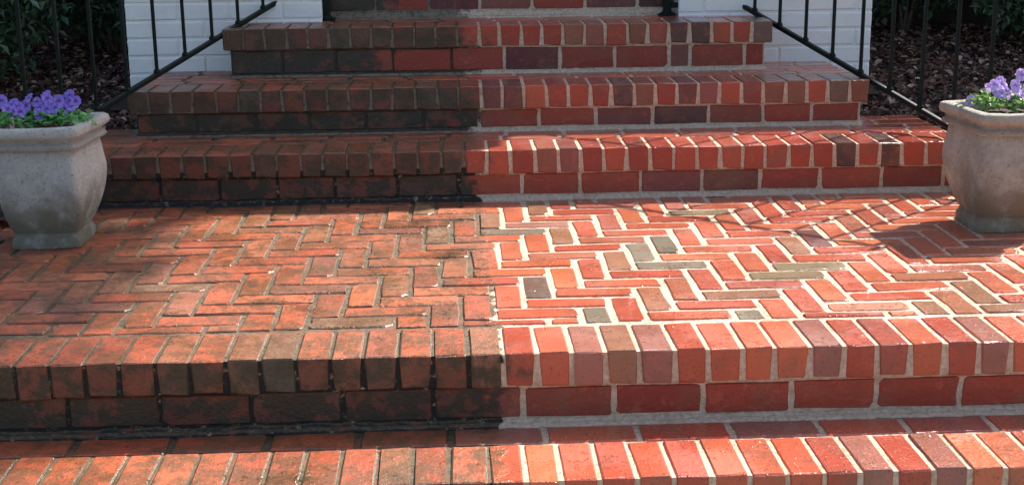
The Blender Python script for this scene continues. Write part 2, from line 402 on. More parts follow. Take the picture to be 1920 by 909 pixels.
# a second, lower lap of mortar where the tread meets the riser
fillet(g, LX0, LX1, .002, ZB+.0015, .014, .004)
link('mortar', g.me('mortar', True), land, MAT_MORTAR)
J0 = [.001+.082*i + rb.uniform(-.003, .003) for i in range(-11, 44)]
i0 = 11
dk = {17: 'b', 16: 'm', 23: 'm', 28: 'm', 13: 'b', 6: 'b'}
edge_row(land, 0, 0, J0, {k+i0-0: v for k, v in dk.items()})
RJ = [.975, 1.198, 1.417, 1.634, 1.849, 2.058, 2.265, 2.48, 2.70, 2.92, 3.14, 3.36, 3.58]
RJ = [1.198-.2165*i for i in range(10, 0, -1)] + RJ[1:]
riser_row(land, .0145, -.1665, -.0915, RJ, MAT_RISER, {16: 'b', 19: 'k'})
# herringbone
HX, HY, WX, WY, LXp, LYp = 1.1384, .2772, .0849, .0887, .2233, .2252
YF, YK = .232, 1.676
DK = {(1.273, .551): 'k', (1.606, .913): 'g', (1.689, 1.004): 'g', (1.678, .765): 'g', (1.527, .838): 'b', (1.4, .301): 'g', (1.783, .27): 'g', (1.78, .462): 'b', (2.06, .726): 'o',
      (1.998, .627): 'o', (1.218, 1.214): 'g', (1.153, 1.377): 'b', (1.412, 1.262): 'm', (1.351, 1.151): 'b', (.881, .626): 'b', (.991, 1.212): 'g', (.907, 1.121): 'm', (.935, 1.533): 'o',
      (.254, .668): 'g', (-.054, .52): 'm', (.765, .292): 'g', (.606, 1.247): 'b', (2.2, 1.0): 'v', (2.62, .45): 'b', (1.95, 1.4): 'o', (2.05, 1.05): 'b', (.35, .45): 'm', (.2, .75): 'm'}
def clip(pts, ax, lim, keep_greater):
    out = []
    for i in range(len(pts)):
        a, b = pts[i], pts[(i+1) % len(pts)]
        ia = (a[ax] >= lim) == keep_greater; ib = (b[ax] >= lim) == keep_greater
        if ia: out.append(a)
        if ia != ib:
            t = (lim-a[ax])/(b[ax]-a[ax]); out.append((a[0]+(b[0]-a[0])*t, a[1]+(b[1]-a[1])*t))
    return out
rest = Geo(); rest_n = 0; rh = random.Random(5); n_single = 0
for b in range(-16, 17):
    for a in range(-45, 46):
        ox, oy = HX+a*WX-b*LXp, HY+a*WY+b*LYp
        for kind in (0, 1):
            if kind == 0: x0, x1, y0, y1 = ox, ox+LXp, oy, oy+WY
            else: x0, x1, y0, y1 = ox, ox+WX, oy+WY, oy+WY+LYp
            if x1 < LX0+.1 or x0 > LX1-.05 or y1 < YF+.02 or y0 > YK-.02: continue
            jx, jy = (.014, .0185) if kind == 0 else (.0165, .016)
            old = (x0+x1)/2 < 1.13
            if old: jx *= .66; jy *= .68
            w_, l_ = x1-x0-jx+rh.uniform(-.003, .002), y1-y0-jy+rh.uniform(-.002, .002)
            cx, cy = (x0+x1)/2+rh.uniform(-.0015, .0015), (y0+y1)/2+rh.uniform(-.0015, .0015)
            ang = rh.uniform(-.012, .012)*(1.7 if old else 1)
            pts = [(cx+p[0]*math.cos(ang)-p[1]*math.sin(ang), cy+p[0]*math.sin(ang)+p[1]*math.cos(ang)) for p in plan(w_, l_, rh, .016 if old else .009, .0030 if old else .0021)]
            cut = y0 < YF or y1 > YK
            if y0 < YF+.008: pts = clip(pts, 1, YF, True)
            if len(pts) >= 3 and y1 > YK-.008: pts = clip(pts, 1, YK, False)
            if len(pts) < 4: continue
            area = abs(sum(pts[i][0]*pts[(i+1) % len(pts)][1]-pts[(i+1) % len(pts)][0]*pts[i][1] for i in range(len(pts))))/2
            hgt = max(p[1] for p in pts)-min(p[1] for p in pts)
            if area < 4e-4 or hgt < .010: continue
            mx, my = sum(p[0] for p in pts)/len(pts), sum(p[1] for p in pts)/len(pts)
            vs, fs = outline_brick([(p[0]-mx, p[1]-my) for p in pts], .04, .003, rh)
            half = (my+3.3)*.375+.08
            z = rh.uniform(-.0012, .0012)
            if abs(mx-(1.05+.04*(my+3.1))) < half:
                me = mesh('paving_brick', vs, fs); me.materials.append(MAT_PAVE)
                o = link('paving_brick', me, land, loc=(mx, my, z)); o.rotation_euler = (rh.uniform(-.006, .006), rh.uniform(-.006, .006), 0)
                k = None
                for (px, py), kk in DK.items():
                    if x0 < px < x1 and y0 < py < y1: k = kk
                c_ = brick_colour(rh, k); o.color = (c_[0]*1.06, c_[1]*1.26, c_[2]*1.22, 1); n_single += 1  # paving tinted lighter and more orange, sunlight put into the colour
            else:
                rest.add(vs, fs, Matrix.Translation((mx, my, z))); rest_n += 1
o = link('paving_bricks', rest.me('paving_bricks'), land, MAT_PAVE, col=(.42, .08, .045)); o['kind'] = 'stuff'
print('herringbone singles', n_single, 'rest', rest_n)

# ------------------------------------------------------------------ steps
def seq(x0, n, p, j=.003): return [x0+p*i+(rb.uniform(-j, j) if 0 < i < n else 0) for i in range(n+1)]
# lowest
jb = seq(1.2674-.082*27, 54, .082)
st = tag(empty('brick_step'), 'lowest brick step, sunlit tread cut by the bottom of the picture', 'step', 'brick steps')
g = Geo(); rough_solid(g, LX0, 3.6, YB+.0045, .03, ZB-.082, ZB-.0040, .012, .0012, 'tfLRu'); rough_solid(g, LX0+.02, 3.58, YB+.018, .03, -.37, ZB-.080, .014, .0013, 'fLR')
link('mortar', g.me('mortar', True), st, MAT_MORTAR)
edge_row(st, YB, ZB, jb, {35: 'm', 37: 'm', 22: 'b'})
xs = [-.53+.2175*i for i in range(0, 5)] + [.594-.0, .805, 1.022, 1.245, 1.466, 1.687, 1.9, 2.107, 2.312, 2.53, 2.75, 2.97, 3.19, 3.41, 3.6]
xs = [-.93, -.72, -.51, -.29, -.08, .143, .369] + xs[5:]
for i in range(len(xs)-1): flat_brick(st, xs[i], xs[i+1], YB+.207, -.008, ZB, MAT_EDGE, 'tread_brick', {12: 'm', 9: 'm'}.get(i))
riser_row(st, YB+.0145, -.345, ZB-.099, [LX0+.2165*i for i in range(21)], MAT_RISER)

STEPG = 'brick steps'
def build_step(label, X0, X1, Y, Z, zlow, back, n, dark, rj, rdark, rmat, rows, siderows=None, inner=None):
    s = step('brick_step', label, X0, X1, Y, Z, back, zlow, seq(X0-.006, n, (X1-X0+.012)/n), rj, rows, dark, rdark, rmat)
    s['group'] = STEPG
    a, b = (inner or (X0, X1))
    tread_rows(s, X0+.004, X1-.004, rows, Z)
    if siderows:
        tread_rows(s, X0+.004, a, siderows, Z); tread_rows(s, b, X1-.004, siderows, Z)
    return s
r3 = [-.36, -.20, .008, .215, .419, .621, .842, 1.059, 1.285, 1.492, 1.709, 1.929, 2.139, 2.358, 2.582, 2.806, 2.87]
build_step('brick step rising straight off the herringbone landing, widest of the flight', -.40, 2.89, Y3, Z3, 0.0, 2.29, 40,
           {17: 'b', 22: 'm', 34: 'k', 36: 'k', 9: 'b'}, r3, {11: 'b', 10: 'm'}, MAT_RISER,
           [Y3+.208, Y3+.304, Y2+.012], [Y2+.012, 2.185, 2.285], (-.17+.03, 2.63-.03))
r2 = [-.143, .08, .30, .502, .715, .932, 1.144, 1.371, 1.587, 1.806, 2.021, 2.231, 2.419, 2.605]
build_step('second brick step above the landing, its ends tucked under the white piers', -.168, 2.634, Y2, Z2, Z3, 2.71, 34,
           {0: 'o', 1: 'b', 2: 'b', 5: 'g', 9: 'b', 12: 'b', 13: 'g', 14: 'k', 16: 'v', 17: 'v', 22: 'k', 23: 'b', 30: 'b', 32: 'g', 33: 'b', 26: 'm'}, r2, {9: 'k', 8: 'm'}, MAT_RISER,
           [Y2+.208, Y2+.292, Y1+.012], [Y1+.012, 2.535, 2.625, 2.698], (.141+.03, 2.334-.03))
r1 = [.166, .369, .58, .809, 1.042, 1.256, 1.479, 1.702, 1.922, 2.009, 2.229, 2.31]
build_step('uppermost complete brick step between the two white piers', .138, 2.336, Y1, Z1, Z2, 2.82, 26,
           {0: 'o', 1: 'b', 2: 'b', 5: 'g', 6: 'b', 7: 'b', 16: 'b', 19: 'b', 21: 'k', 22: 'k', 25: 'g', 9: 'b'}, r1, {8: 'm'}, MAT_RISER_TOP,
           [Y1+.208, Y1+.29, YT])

# top riser and porch floor
pf = tag(empty('brick_porch'), 'brick front and floor of the porch behind the uppermost step, between the black posts', 'porch')
g = Geo(); rough_solid(g, .47, 2.05, YT+.006, 4.14, Z1-.02, .735, .014, .0015, 'fLR'); fillet(g, .52, 2.0, YT+.0025, Z1, .022, .016)
fillet(g, .52, 2.0, YT+.003, Z1+.012, .010, .014)
link('mortar', g.me('mortar', True), pf, MAT_MORTAR)
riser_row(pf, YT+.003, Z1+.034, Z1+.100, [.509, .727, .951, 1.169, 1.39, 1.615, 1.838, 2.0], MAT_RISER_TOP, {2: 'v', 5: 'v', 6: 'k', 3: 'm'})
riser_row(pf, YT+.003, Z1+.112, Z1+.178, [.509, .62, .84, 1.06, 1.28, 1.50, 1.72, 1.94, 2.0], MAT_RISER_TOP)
yy = YT
for r in range(6):
    x = -.28
    while x < 2.78:
        flat_brick(pf, x, min(2.8, x+.22), yy, yy+.22, .742, MAT_EDGE, 'floor_brick'); x += .22
    yy += .22
g = Geo(); g.box(-.29, 2.81, YT+.002, 4.13, .70, .738); link('floor_slab', g.me('floor_slab'), pf, MAT_MORTAR)

# ------------------------------------------------------------------ white piers
rp = random.Random(3)
def pier(label, X0, X1, phase):
    p = tag(empty('white_brick_pier', ((X0+X1)/2, YP, 0)), label, 'pier', 'white painted brick piers')
    cx = (X0+X1)/2
    g = Geo(); rough_solid(g, X0+.004-cx, X1-.004-cx, .0065, 1.42, -.05, .70, .02, .0012, 'tfLR'); link('wall_core', g.me('wall_core', True), p, MAT_WHITE)
    zc = .6335-.0729*9; row = 0
    while zc < .70-.01:
        z0, z1 = zc, min(zc+.0729, .70)
        x = X0 - (.108 if (row+phase) % 2 else 0) ; row += 1
        while x < X1-.005:
            a, b = max(x, X0), min(x+.216, X1); x += .216
            if b-a < .02: continue
            vs, fs = outline_brick(plan(b-a-.007, z1-z0-.009, rp, .005, .0014), .012, .0045, rp); me = mesh('brick', vs, fs); me.transform(RX); me.materials.append(MAT_WHITE)
            link('brick', me, p, loc=((a+b)/2-cx, rp.uniform(-.0015, .001), (z0+z1)/2))
        zc += .0729
    return p
pier('white painted brick pier behind the planter of violet pansies in shade', -.303, .512, 0)
pier('white painted brick pier on the same side as the buff sunlit planter', 1.998, 2.825, 1)

# ------------------------------------------------------------------ iron railings
def bar(g, a, b, w_, h=None, up=Vector((0, 0, 1))):
    a, b = Vector(a), Vector(b); d = (b-a).normalized(); s = d.cross(up)
    if s.length < 1e-4: s = Vector((1, 0, 0))
    s.normalize(); t = s.cross(d); h = h or w_; c = .28
    prof = [(-1, -1+c), (-1+c, -1), (1-c, -1), (1, -1+c), (1, 1-c), (1-c, 1), (-1+c, 1), (-1, 1-c)]
    vs = [p + s*(x*w_/2) + t*(y*h/2) for p in (a, b) for x, y in prof]
    g.add(vs, [(i, (i+1) % 8, 8+(i+1) % 8, 8+i) for i in range(8)] + [tuple(range(7, -1, -1)), tuple(range(8, 16))])
def railing(label, top, low, post, n, t0, side):
    R = tag(empty('iron_railing', post), label, 'railing', 'black iron railings flaring beside the steps')
    o = Vector(post); top, low = Vector(top), Vector(low)
    def sub(name, g): return link(name, g.me(name), R, MAT_IRON)
    P = Vector((post[0], post[1], post[2]))
    d = (low-top)/ (n)            # per baluster
    end = top + d*(n+3.2); H = Vector((0, 0, .78))
    g = Geo(); bar(g, P-o, P-o+Vector((0, 0, 1.0)), .034); sub('post', g)
    g = Geo(); g2 = Geo()
    for k in range(14):
        pass
    vs = []; nn = 16
    for zz, rr in ((0, .040), (.006, .040), (.009, .030), (.016, .022)):
        for i in range(nn): vs.append((rr*math.cos(2*math.pi*i/nn), rr*.9*math.sin(2*math.pi*i/nn), zz))
    fs = [(a*nn+i, a*nn+(i+1) % nn, (a+1)*nn+(i+1) % nn, (a+1)*nn+i) for a in range(3) for i in range(nn)] + [tuple(range(3*nn, 4*nn))]
    g2.add(vs, fs); pp = sub('base_plate', g2)
    start = top - d*((P.y-.02-top.y)/(-d.y))
    g = Geo(); bar(g, start-o, Vector((P.x-o.x, P.y-o.y, start.z-o.z)), .022); bar(g, start-o+H, Vector((P.x-o.x, P.y-o.y, start.z-o.z))+H, .03, .018); sub('rail_bracket', g)
    g = Geo(); bar(g, start-o, end-o, .021, .018); sub('bottom_rail', g)
    g = Geo(); bar(g, start-o+H, end-o+H, .020, .012); sub('top_rail', g)
    for i in range(-3, n+4):
        p = top + d*(i+t0)
        if (p-P).xy.length < .03 or (p.y > P.y): continue
        g = Geo(); bar(g, Vector((0, 0, .008)), H-Vector((0, 0, .006)), .0124, up=Vector((0, 1, 0)))
        b = link('baluster', g.me('baluster'), R, MAT_IRON); b.location = p-o; b.rotation_euler = (0, 0, rb.uniform(-.03, .03))
        # weld collar at the foot
        vs = []; fs = []
        for zz, rr in ((.006, .013), (.012, .0135), (.020, .010)):
            for k in range(8): vs.append((rr*math.cos(k*math.pi/4+.39), rr*math.sin(k*math.pi/4+.39), zz))
        for a in range(2):
            for k in range(8): fs.append((a*8+k, a*8+(k+1) % 8, (a+1)*8+(k+1) % 8, (a+1)*8+k))
        link('collar', mesh('collar', vs, fs), b, MAT_IRON)
    g = Geo(); bar(g, end-o-Vector((0, 0, .55)), end-o+H+Vector((0, 0, .06)), .018); sub('newel', g)
    return R
LTOP, LLOW = (.2755, 2.65, .6035), (-.241, 1.9, .311)
railing('black iron railing running down behind the planter in shade', LTOP, LLOW, (.521, 2.765, Z1+.002), 6, 0.0, -1)
RTOP, RLOW = (2.310, 2.65, .563), (2.768, 1.88, .266)
railing('black iron railing running down behind the sunlit buff planter', RTOP, RLOW, (1.957, 2.745, Z1+.002), 6, .0, 1)

# ------------------------------------------------------------------ planters
def planter(label, cx, cy, s, mat):
    P = tag(empty('stone_planter', (cx, cy, 0)), label, 'planter', 'square cast stone planters')
    rn = random.Random(int(cx*100)+5)
    def ring(h, z, k=.0, nseg=7):
        hf = h-k; pts = []; cor = [(-hf, -h), (hf, -h), (h, h), (-h, h)]
        R = min(.016, h*.2)
        for i in range(4):
            a, b = Vector(cor[i]), Vector(cor[(i+1) % 4]); prev = Vector(cor[i-1])
            d = (b-a).normalized(); e = (prev-a).normalized()
            pts += [a+e*R, a+(e+d)*R*.3, a+d*R]
            for j in range(1, nseg): pts.append(a+(b-a)*(j/nseg))
        return [Vector((p.x, p.y, z)) for p in pts]
    def loft(name, prof, capb=False, capt=False, amp=.0016, mt=None, parent=P):
        rings = [ring(h, z, k) for h, z, k in prof]; n = len(rings[0]); vs = []; fs = []
        for r in rings:
            for p in r: vs.append(p + nv(p+Vector((cx, cy, 0)), 28, amp)+nv(p+Vector((cx, cy, 0)), 9, amp*1.4))
        for a in range(len(rings)-1):
            for i in range(n): fs.append((a*n+i, a*n+(i+1) % n, (a+1)*n+(i+1) % n, (a+1)*n+i))
        if capt: fs.append(tuple(range((len(rings)-1)*n, len(rings)*n)))
        return link(name, mesh(name, vs, fs, True), parent, mt or mat)
    loft('plinth', [(.104, 0, 0), (.106, .006, 0), (.106, .030, 0), (.102, .034, 0), (.100, .038, 0), (.098, .046, 0), (.090, .047, 0)], capt=True)
    body = []
    for t in [i/12 for i in range(13)]:
        z = .046+t*.270; h = .097+.052*math.sin(min(1, t*1.55)*math.pi/2)**.85 - .012*max(0, t-.66)*3
        body.append((h, z, .024*min(1, t*2.2)))
    loft('bowl', body)
    loft('rim', [(.142, .314, .024), (.153, .317, .024), (.157, .323, .024), (.153, .331, .024), (.146, .336, .024), (.145, .346, .024), (.155, .351, .024), (.162, .356, .024), (.165, .367, .024), (.162, .381, .024),
                 (.154, .386, .024), (.138, .386, .024), (.130, .382, .024), (.126, .345, .022), (.124, .30, .02)], amp=.0022)
    # soil
    n = 14; vs = []; fs = []
    for i in range(n+1):
        for j in range(n+1):
            x, y = -.126+.252*i/n, -.126+.252*j/n; vs.append((x*(1-.10*(y < 0)), y, .352+.012*noise.noise((x*30+cx, y*30, 2))+.012*(1-(abs(x)+abs(y))*4)))
    for i in range(n):
        for j in range(n): k = i*(n+1)+j; fs.append((k, k+n+1, k+n+2, k+1))
    link('soil', mesh('soil', vs, fs, True), P, MAT_SOIL)
    return P
planter('pale grey weathered planter with mossy lower bowl standing in shade', -.232, 1.222, 1, MAT_STONE_L)
planter('buff brown planter with sunlit rim beside the washed paving', 2.80, 1.17, -1, MAT_STONE_R)

# pansies
def petal_mat(name, a, b, c):
    g = N(name); at = g.n('UVMap'); tc = g.n('TexCoord'); sp = g.n('SeparateXYZ'); g.put(tc.outputs['Object'], sp.inputs[0])
    rad = g.n('VectorMath', operation='LENGTH'); g.put(tc.outputs['Object'], rad.inputs[0])
    x = g.mix(g.ss(rad.outputs['Value'], .003, .008), b, a); x = g.mix(g.ss(g.noise(tc.outputs['Object'], 120, 2), .4, .65, 0., .6), x, c)
    g.put(x, g.b.inputs['Base Color']); g.b.inputs['Roughness'].default_value = .5
    g.b.inputs['Subsurface Weight'].default_value = .0
    tr = g.n('BsdfTranslucent'); g.put(x, tr.inputs[0]); mx = g.n('MixShader'); mx.inputs[0].default_value = .35
    g.t.links.new(g.b.outputs[0], mx.inputs[1]); g.t.links.new(tr.outputs[0], mx.inputs[2]); g.t.links.new(mx.outputs[0], g.out.inputs[0]); return g.m
MAT_PET_L = petal_mat('violet petals', (.33, .20, .72), (.13, .05, .38), (.50, .36, .86))
MAT_PET_R = petal_mat('lilac petals', (.66, .44, .84), (.42, .20, .60), (.80, .66, .94))
def leaf_mat(name, a, b):
    g = N(name); oi = g.n('ObjectInfo'); tc = g.n('TexCoord')
    x = g.mix(oi.outputs['Random'], a, b); g.put(x, g.b.inputs['Base Color']); g.b.inputs['Roughness'].default_value = .35
    tr = g.n('BsdfTranslucent'); g.put(x, tr.inputs[0]); mx = g.n('MixShader'); mx.inputs[0].default_value = .3
    g.t.links.new(g.b.outputs[0], mx.inputs[1]); g.t.links.new(tr.outputs[0], mx.inputs[2]); g.t.links.new(mx.outputs[0], g.out.inputs[0]); return g.m
MAT_PLEAF_L = leaf_mat('pansy leaves', (.11, .34, .09), (.22, .50, .16))
MAT_PLEAF_R = leaf_mat('sunlit pansy leaves', (.12, .26, .06), (.30, .46, .14))
MAT_STEM = simple('stem', (.10, .22, .06), .5)
rf = random.Random(11)
def flower_mesh(mat):
    """five overlapping rounded petals, facing +Z of the mesh"""
    g = Geo()
    for a, r, wd, z in ((105, .0125, 1.0, -.0015), (75, .0125, 1.0, -.0012), (178, .0110, .95, 0), (2, .0110, .95, .0003), (270, .0135, 1.25, .0012)):
        A = math.radians(a+rf.uniform(-6, 6)); u = Vector((math.cos(A), math.sin(A), 0)); v = Vector((-u.y, u.x, 0)); n = 8; vs = [(0, 0, z)]
        for i in range(n+1):
            t = -1+2*i/n; rr = r*(1.0-.12*abs(t)**2+.05*math.cos(t*9+a)); ang = t*.78*wd
            p = (u*math.cos(ang)+v*math.sin(ang))*rr*1.25; vs.append((p.x, p.y, z+.0022*math.sin(t*5+a)+.002*rf.random()))
        mids = []
        g.add(vs, [(0, i, i+1) for i in range(1, n+1)])
    me = g.me('flower', True); me.materials.append(mat); return me
def pleaf_mesh(mat):
    L, W = rf.uniform(.020, .030), rf.uniform(.010, .0135); vs = []; fs = []
    rows = 5
    for i in range(rows+1):
        t = i/rows; w_ = W*math.sin(math.pi*min(1, .12+t*.88))**.7*(1.0 if t < 1 else .1)*.5+(.0008)
        z = -.010*t*t+.002*math.sin(t*8); 
        for s in (-1, 0, 1): vs.append((t*L, s*w_*(1+.12*math.sin(i*2.5)), z+abs(s)*.0035))
    for i in range(rows):
        for j in range(2): k = i*3+j; fs.append((k, k+3, k+4, k+1))
    me = mesh('leaf', vs, fs, True); me.materials.append(mat); return me
FL = {m.name: [flower_mesh(m) for _ in range(6)] for m in (MAT_PET_L, MAT_PET_R)}
LF = {m.name: [pleaf_mesh(m) for _ in range(8)] for m in (MAT_PLEAF_L, MAT_PLEAF_R)}
def pansy(label, x, y, z, flowers, nleaf, rad, pm, lm):
    P = tag(empty('pansy_plant', (x, y, z)), label, 'pansy plant', 'pansies growing in the stone planters')
    g = Geo()
    for (fx, fy, fz) in [(a_*1.1, b_, c_*1.12+.018+rf.uniform(-.008, .010)) for a_, b_, c_ in flowers]:
        a = Vector((fx*.25, fy*.25, 0)); b = Vector((fx, fy, fz)); m = (a+b)/2+Vector((fx*.2, fy*.2, .008))
        bar(g, a, m, .0018); bar(g, m, b, .0016)
        o = link('flower', rf.choice(FL[pm.name]), P); o.location = b
        d = Vector((rf.uniform(-.5, .5), -1+rf.uniform(-.3, .5), rf.uniform(.15, .9))).normalized()
        o.rotation_euler = (d.to_track_quat('Z', 'Y').to_matrix() @ Matrix.Rotation(rf.uniform(-.5, .5), 3, 'Z')).to_euler(); o.scale = [rf.uniform(1.05, 1.45)]*3
    link('stems', g.me('stems'), P, MAT_STEM)
    for i in range(nleaf):
        t = rf.random()**.6; an = rf.uniform(0, 2*math.pi); r = rad*t
        o = link('leaf', rf.choice(LF[lm.name]), P); o.location = (r*math.cos(an)*1.15, r*math.sin(an), .008+.034*(1-t)+rf.uniform(0, .014))
        o.rotation_euler = (rf.uniform(-.5, .5), rf.uniform(-.7, .25), an+rf.uniform(-.9, .9)); o.scale = [rf.uniform(1.0, 1.7)]*3
def ringf(n, r, z0, z1): return [(rf.uniform(-r, r), rf.uniform(-r*.8, r*.8), rf.uniform(z0, z1)) for _ in range(n)]
ZS = .372
pansy('violet pansy clump nearest the inner corner of the shaded planter', -.165, 1.215, ZS, [(-.045, .0, .052), (-.03, .01, .040), (-.012, -.01, .046), (.0, .012, .058), (.016, .0, .050), (.022, -.006, .038), (-.02, -.02, .028), (.004, -.016, .032), (.030, .01, .044), (-.052, .02, .060), (.012, .02, .064)], 74, .060, MAT_PET_L, MAT_PLEAF_L)
pansy('small middle clump of violet pansies in the shaded planter', -.238, 1.205, ZS, [(.0, .0, .040), (.014, .005, .046), (-.010, .012, .050), (.022, -.01, .030), (.006, -.02, .014), (.018, .02, .040)], 34, .040, MAT_PET_L, MAT_PLEAF_L)
pansy('clump of violet pansies cut by the picture edge in the shaded planter', -.318, 1.205, ZS, [(-.02, .0, .040), (.0, .008, .046), (.016, -.004, .036), (.030, .01, .044), (.004, -.02, .026), (-.01, -.02, .034), (.024, -.02, .028), (.040, .02, .058), (-.035, .01, .045)], 66, .055, MAT_PET_L, MAT_PLEAF_L)
pansy('lilac pansies leaning over the inner corner of the buff planter', 2.755, 1.185, ZS, [(-.055, .01, .016), (-.008, .005, .052), (.004, -.008, .050), (.028, .0, .046), (.014, -.012, .030), (.038, -.006, .036), (.034, .02, .060), (.05, .0, .028), (.022, -.02, .038)], 56, .055, MAT_PET_R, MAT_PLEAF_R)
pansy('tall lilac pansies cut by the picture edge in the buff planter', 2.862, 1.185, ZS, [(-.03, .0, .046), (-.016, .005, .040), (.0, -.01, .046), (-.012, .015, .082), (-.006, .012, .074), (.012, -.012, .030), (.02, .0, .05), (-.022, -.014, .032), (.03, .01, .04)], 60, .06, MAT_PET_R, MAT_PLEAF_R)

# ------------------------------------------------------------------ ground, beds, mulch
def bedz(x, y):
    t = max(0, min(1, (y-2.3)/1.8)); b = .135+.20*t
    return b+.018*noise.noise((x*3, y*3, 0))
def sheet(name, x0, x1, y0, y1, nx, ny, fz, mat):
    vs = [(x0+(x1-x0)*i/nx, y0+(y1-y0)*j/ny, fz(x0+(x1-x0)*i/nx, y0+(y1-y0)*j/ny)) for i in range(nx+1) for j in range(ny+1)]
    fs = [(i*(ny+1)+j, (i+1)*(ny+1)+j, (i+1)*(ny+1)+j+1, i*(ny+1)+j+1) for i in range(nx) for j in range(ny)]
    o = link(name, mesh(name, vs, fs, True), None, mat); o['kind'] = 'structure'; return o
MAT_LAWN = simple('lawn', (.03, .06, .015), .9, (.05, .09, .025), 3, .02, 60, coord='pos')
MAT_WALK = simple('concrete walk', (.30, .27, .23), .85, (.24, .21, .18), 8, .004, 80, coord='pos')
sheet('ground', -60, 60, -60, 60, 8, 8, lambda x, y: -.40, MAT_LAWN)
g = Geo(); g.box(-1.2, 3.8, -6, YB+.02, -.396, -.355); o = link('front_path', g.me('front_path'), None, MAT_WALK); o['kind'] = 'structure'
def lb(x, y):
    z = bedz(x, y)
    if y < 1.9: z = min(z, .02+.115*max(0, (y-1.40)/.5))
    return z
sheet('garden_bed', -4.5, -.39, 1.42, 4.3, 60, 40, lb, MAT_BED)
sheet('garden_bed', 2.88, 7.2, 1.42, 4.3, 60, 40, lb, MAT_BED)
g = Geo(); g.box(-4.5, -.96, -.4, 1.43, -.395, -.02); g.box(3.61, 7.2, -.4, 1.43, -.395, -.02); o = link('side_bank', g.me('side_bank'), None, MAT_LAWN); o['kind'] = 'structure'
def mid(x, y): return lb(x, y)
# bed behind the side arms of the widest step, up to the piers
sheet('garden_bed', -.40, -.16, 2.285, 2.72, 6, 10, lambda x, y: .165+.02*noise.noise((x*9, y*9, 1)), MAT_BED)
sheet('garden_bed', 2.63, 2.89, 2.285, 2.72, 6, 10, lambda x, y: .165+.02*noise.noise((x*9, y*9, 1)), MAT_BED)
sheet('garden_bed', -.40, -.303, 2.72, 4.3, 3, 30, lambda x, y: lb(x, y)+.01, MAT_BED)
sheet('garden_bed', 2.825, 2.89, 2.72, 4.3, 3, 30, lambda x, y: lb(x, y)+.01, MAT_BED)
rm = random.Random(9)
def mulch(x0, x1, y0, y1, n, excl):
    g = Geo(); k = 0
    while k < n:
        x, y = rm.uniform(x0, x1), rm.uniform(y0, y1)
        if excl(x, y): continue
        k += 1
        base = lb(x, y) if (x < -.39 or x > 2.88) else .17
        L = rm.choice((.010, .013, .016, .020, .026, .042)); W = L*rm.uniform(.22, .7); h = rm.uniform(.0, .012)
        c = rm.uniform(.15, .5)*W
        vs = [(-L/2, 0, 0), (-L*.2, -W/2, c), (-L*.2, W/2, c*.7), (L*.25, -W/2, c*.9), (L*.25, W/2, c), (L/2, 0, .1*L), (0, 0, c*.2)]
        fs = [(0, 1, 6), (0, 6, 2), (1, 3, 6), (2, 6, 4), (3, 5, 6), (4, 6, 5)]
        R = Matrix.Translation((x, y, base+.006+h)) @ Matrix.Rotation(rm.uniform(0, 6.28), 4, 'Z') @ Matrix.Rotation(rm.gauss(0, .5), 4, 'X') @ Matrix.Rotation(rm.gauss(0, .4), 4, 'Y')
        g.add(vs, fs, R)
    o = link('bark_mulch', g.me('bark_mulch'), None, MAT_CHIP)
    return tag(o, 'loose shredded bark mulch and dead leaves on the bed', 'mulch', 'bark mulch beds', 'stuff')
mulch(-1.6, -.17, 1.45, 4.2, 17000, lambda x, y: (x > -.40 and y < 2.29) or (x > -.310 and y > 2.70))
mulch(2.64, 4.3, 1.45, 4.2, 20000, lambda x, y: (x < 2.89 and y < 2.29) or (x < 2.83 and y > 2.70))

# ------------------------------------------------------------------ shrubs against the house
def leaf_cloud(g, blobs, n, size, rnd, fold=.3, hole=-.22):
    tot = sum(r[3]*r[4]*r[5] for r in blobs)
    for (bx, by, bz, rx, ry, rz) in blobs:
        m = int(n*rx*ry*rz/tot)
        for _ in range(m):
            d = Vector((rnd.gauss(0, 1), rnd.gauss(0, 1), rnd.gauss(0, 1))).normalized()*(rnd.random()**.45)
            p = Vector((bx+d.x*rx, by+d.y*ry, bz+d.z*rz))
            if noise.noise(p*6) < hole: continue
            s = size*rnd.uniform(.6, 1.3); w_ = s*rnd.uniform(.35, .6)
            R = Matrix.Translation(p) @ Matrix.Rotation(rnd.uniform(0, 6.28), 4, 'Z') @ Matrix.Rotation(rnd.uniform(-1.1, 1.1), 4, 'Y') @ Matrix.Rotation(rnd.uniform(-.6, .6), 4, 'X')
            g.add([(0, 0, 0), (s*.5, -w_/2, s*fold*.3), (s, 0, -s*.1), (s*.5, w_/2, s*fold*.3)], [(0, 1, 2), (0, 2, 3)], R)
rs = random.Random(31)
def shrub(label, x, y, blobs, n, size, mat=MAT_LEAF_D):
    z0 = lb(x, y)
    S = tag(empty('shrub', (x, y, z0)), label, 'shrub', 'dark evergreen shrubs behind the beds')
    g = Geo(); leaf_cloud(g, blobs, n, size, rs, .3, -.6); link('foliage', g.me('foliage'), S, mat)
    g = Geo()
    for i in range(7):
        b = rs.choice(blobs); a = Vector((rs.uniform(-.05, .05), rs.uniform(-.03, .03), -.03)); e = Vector((b[0]+rs.uniform(-.1, .1), b[1]+rs.uniform(-.1, .1), b[2]+b[5]*.5)); m = a.lerp(e, .5)+Vector((rs.uniform(-.05, .05), 0, .03))
        bar(g, a, m, .014); bar(g, m, e, .008)
    link('branches', g.me('branches'), S, MAT_BARK)
shrub('dark shrub filling the corner against the house wall beyond the leafy evergreen', -1.75, 3.95, [(0, 0, .4, .55, .25, .42), (0, 0, .95, .55, .25, .4)], 8000, .055)
shrub('dark shrub hugging the side of the white pier at the back of the mulch', 3.05, 4.05, [(0, 0, .30, .30, .16, .28), (.0, .0, .75, .35, .18, .35)], 6000, .05)
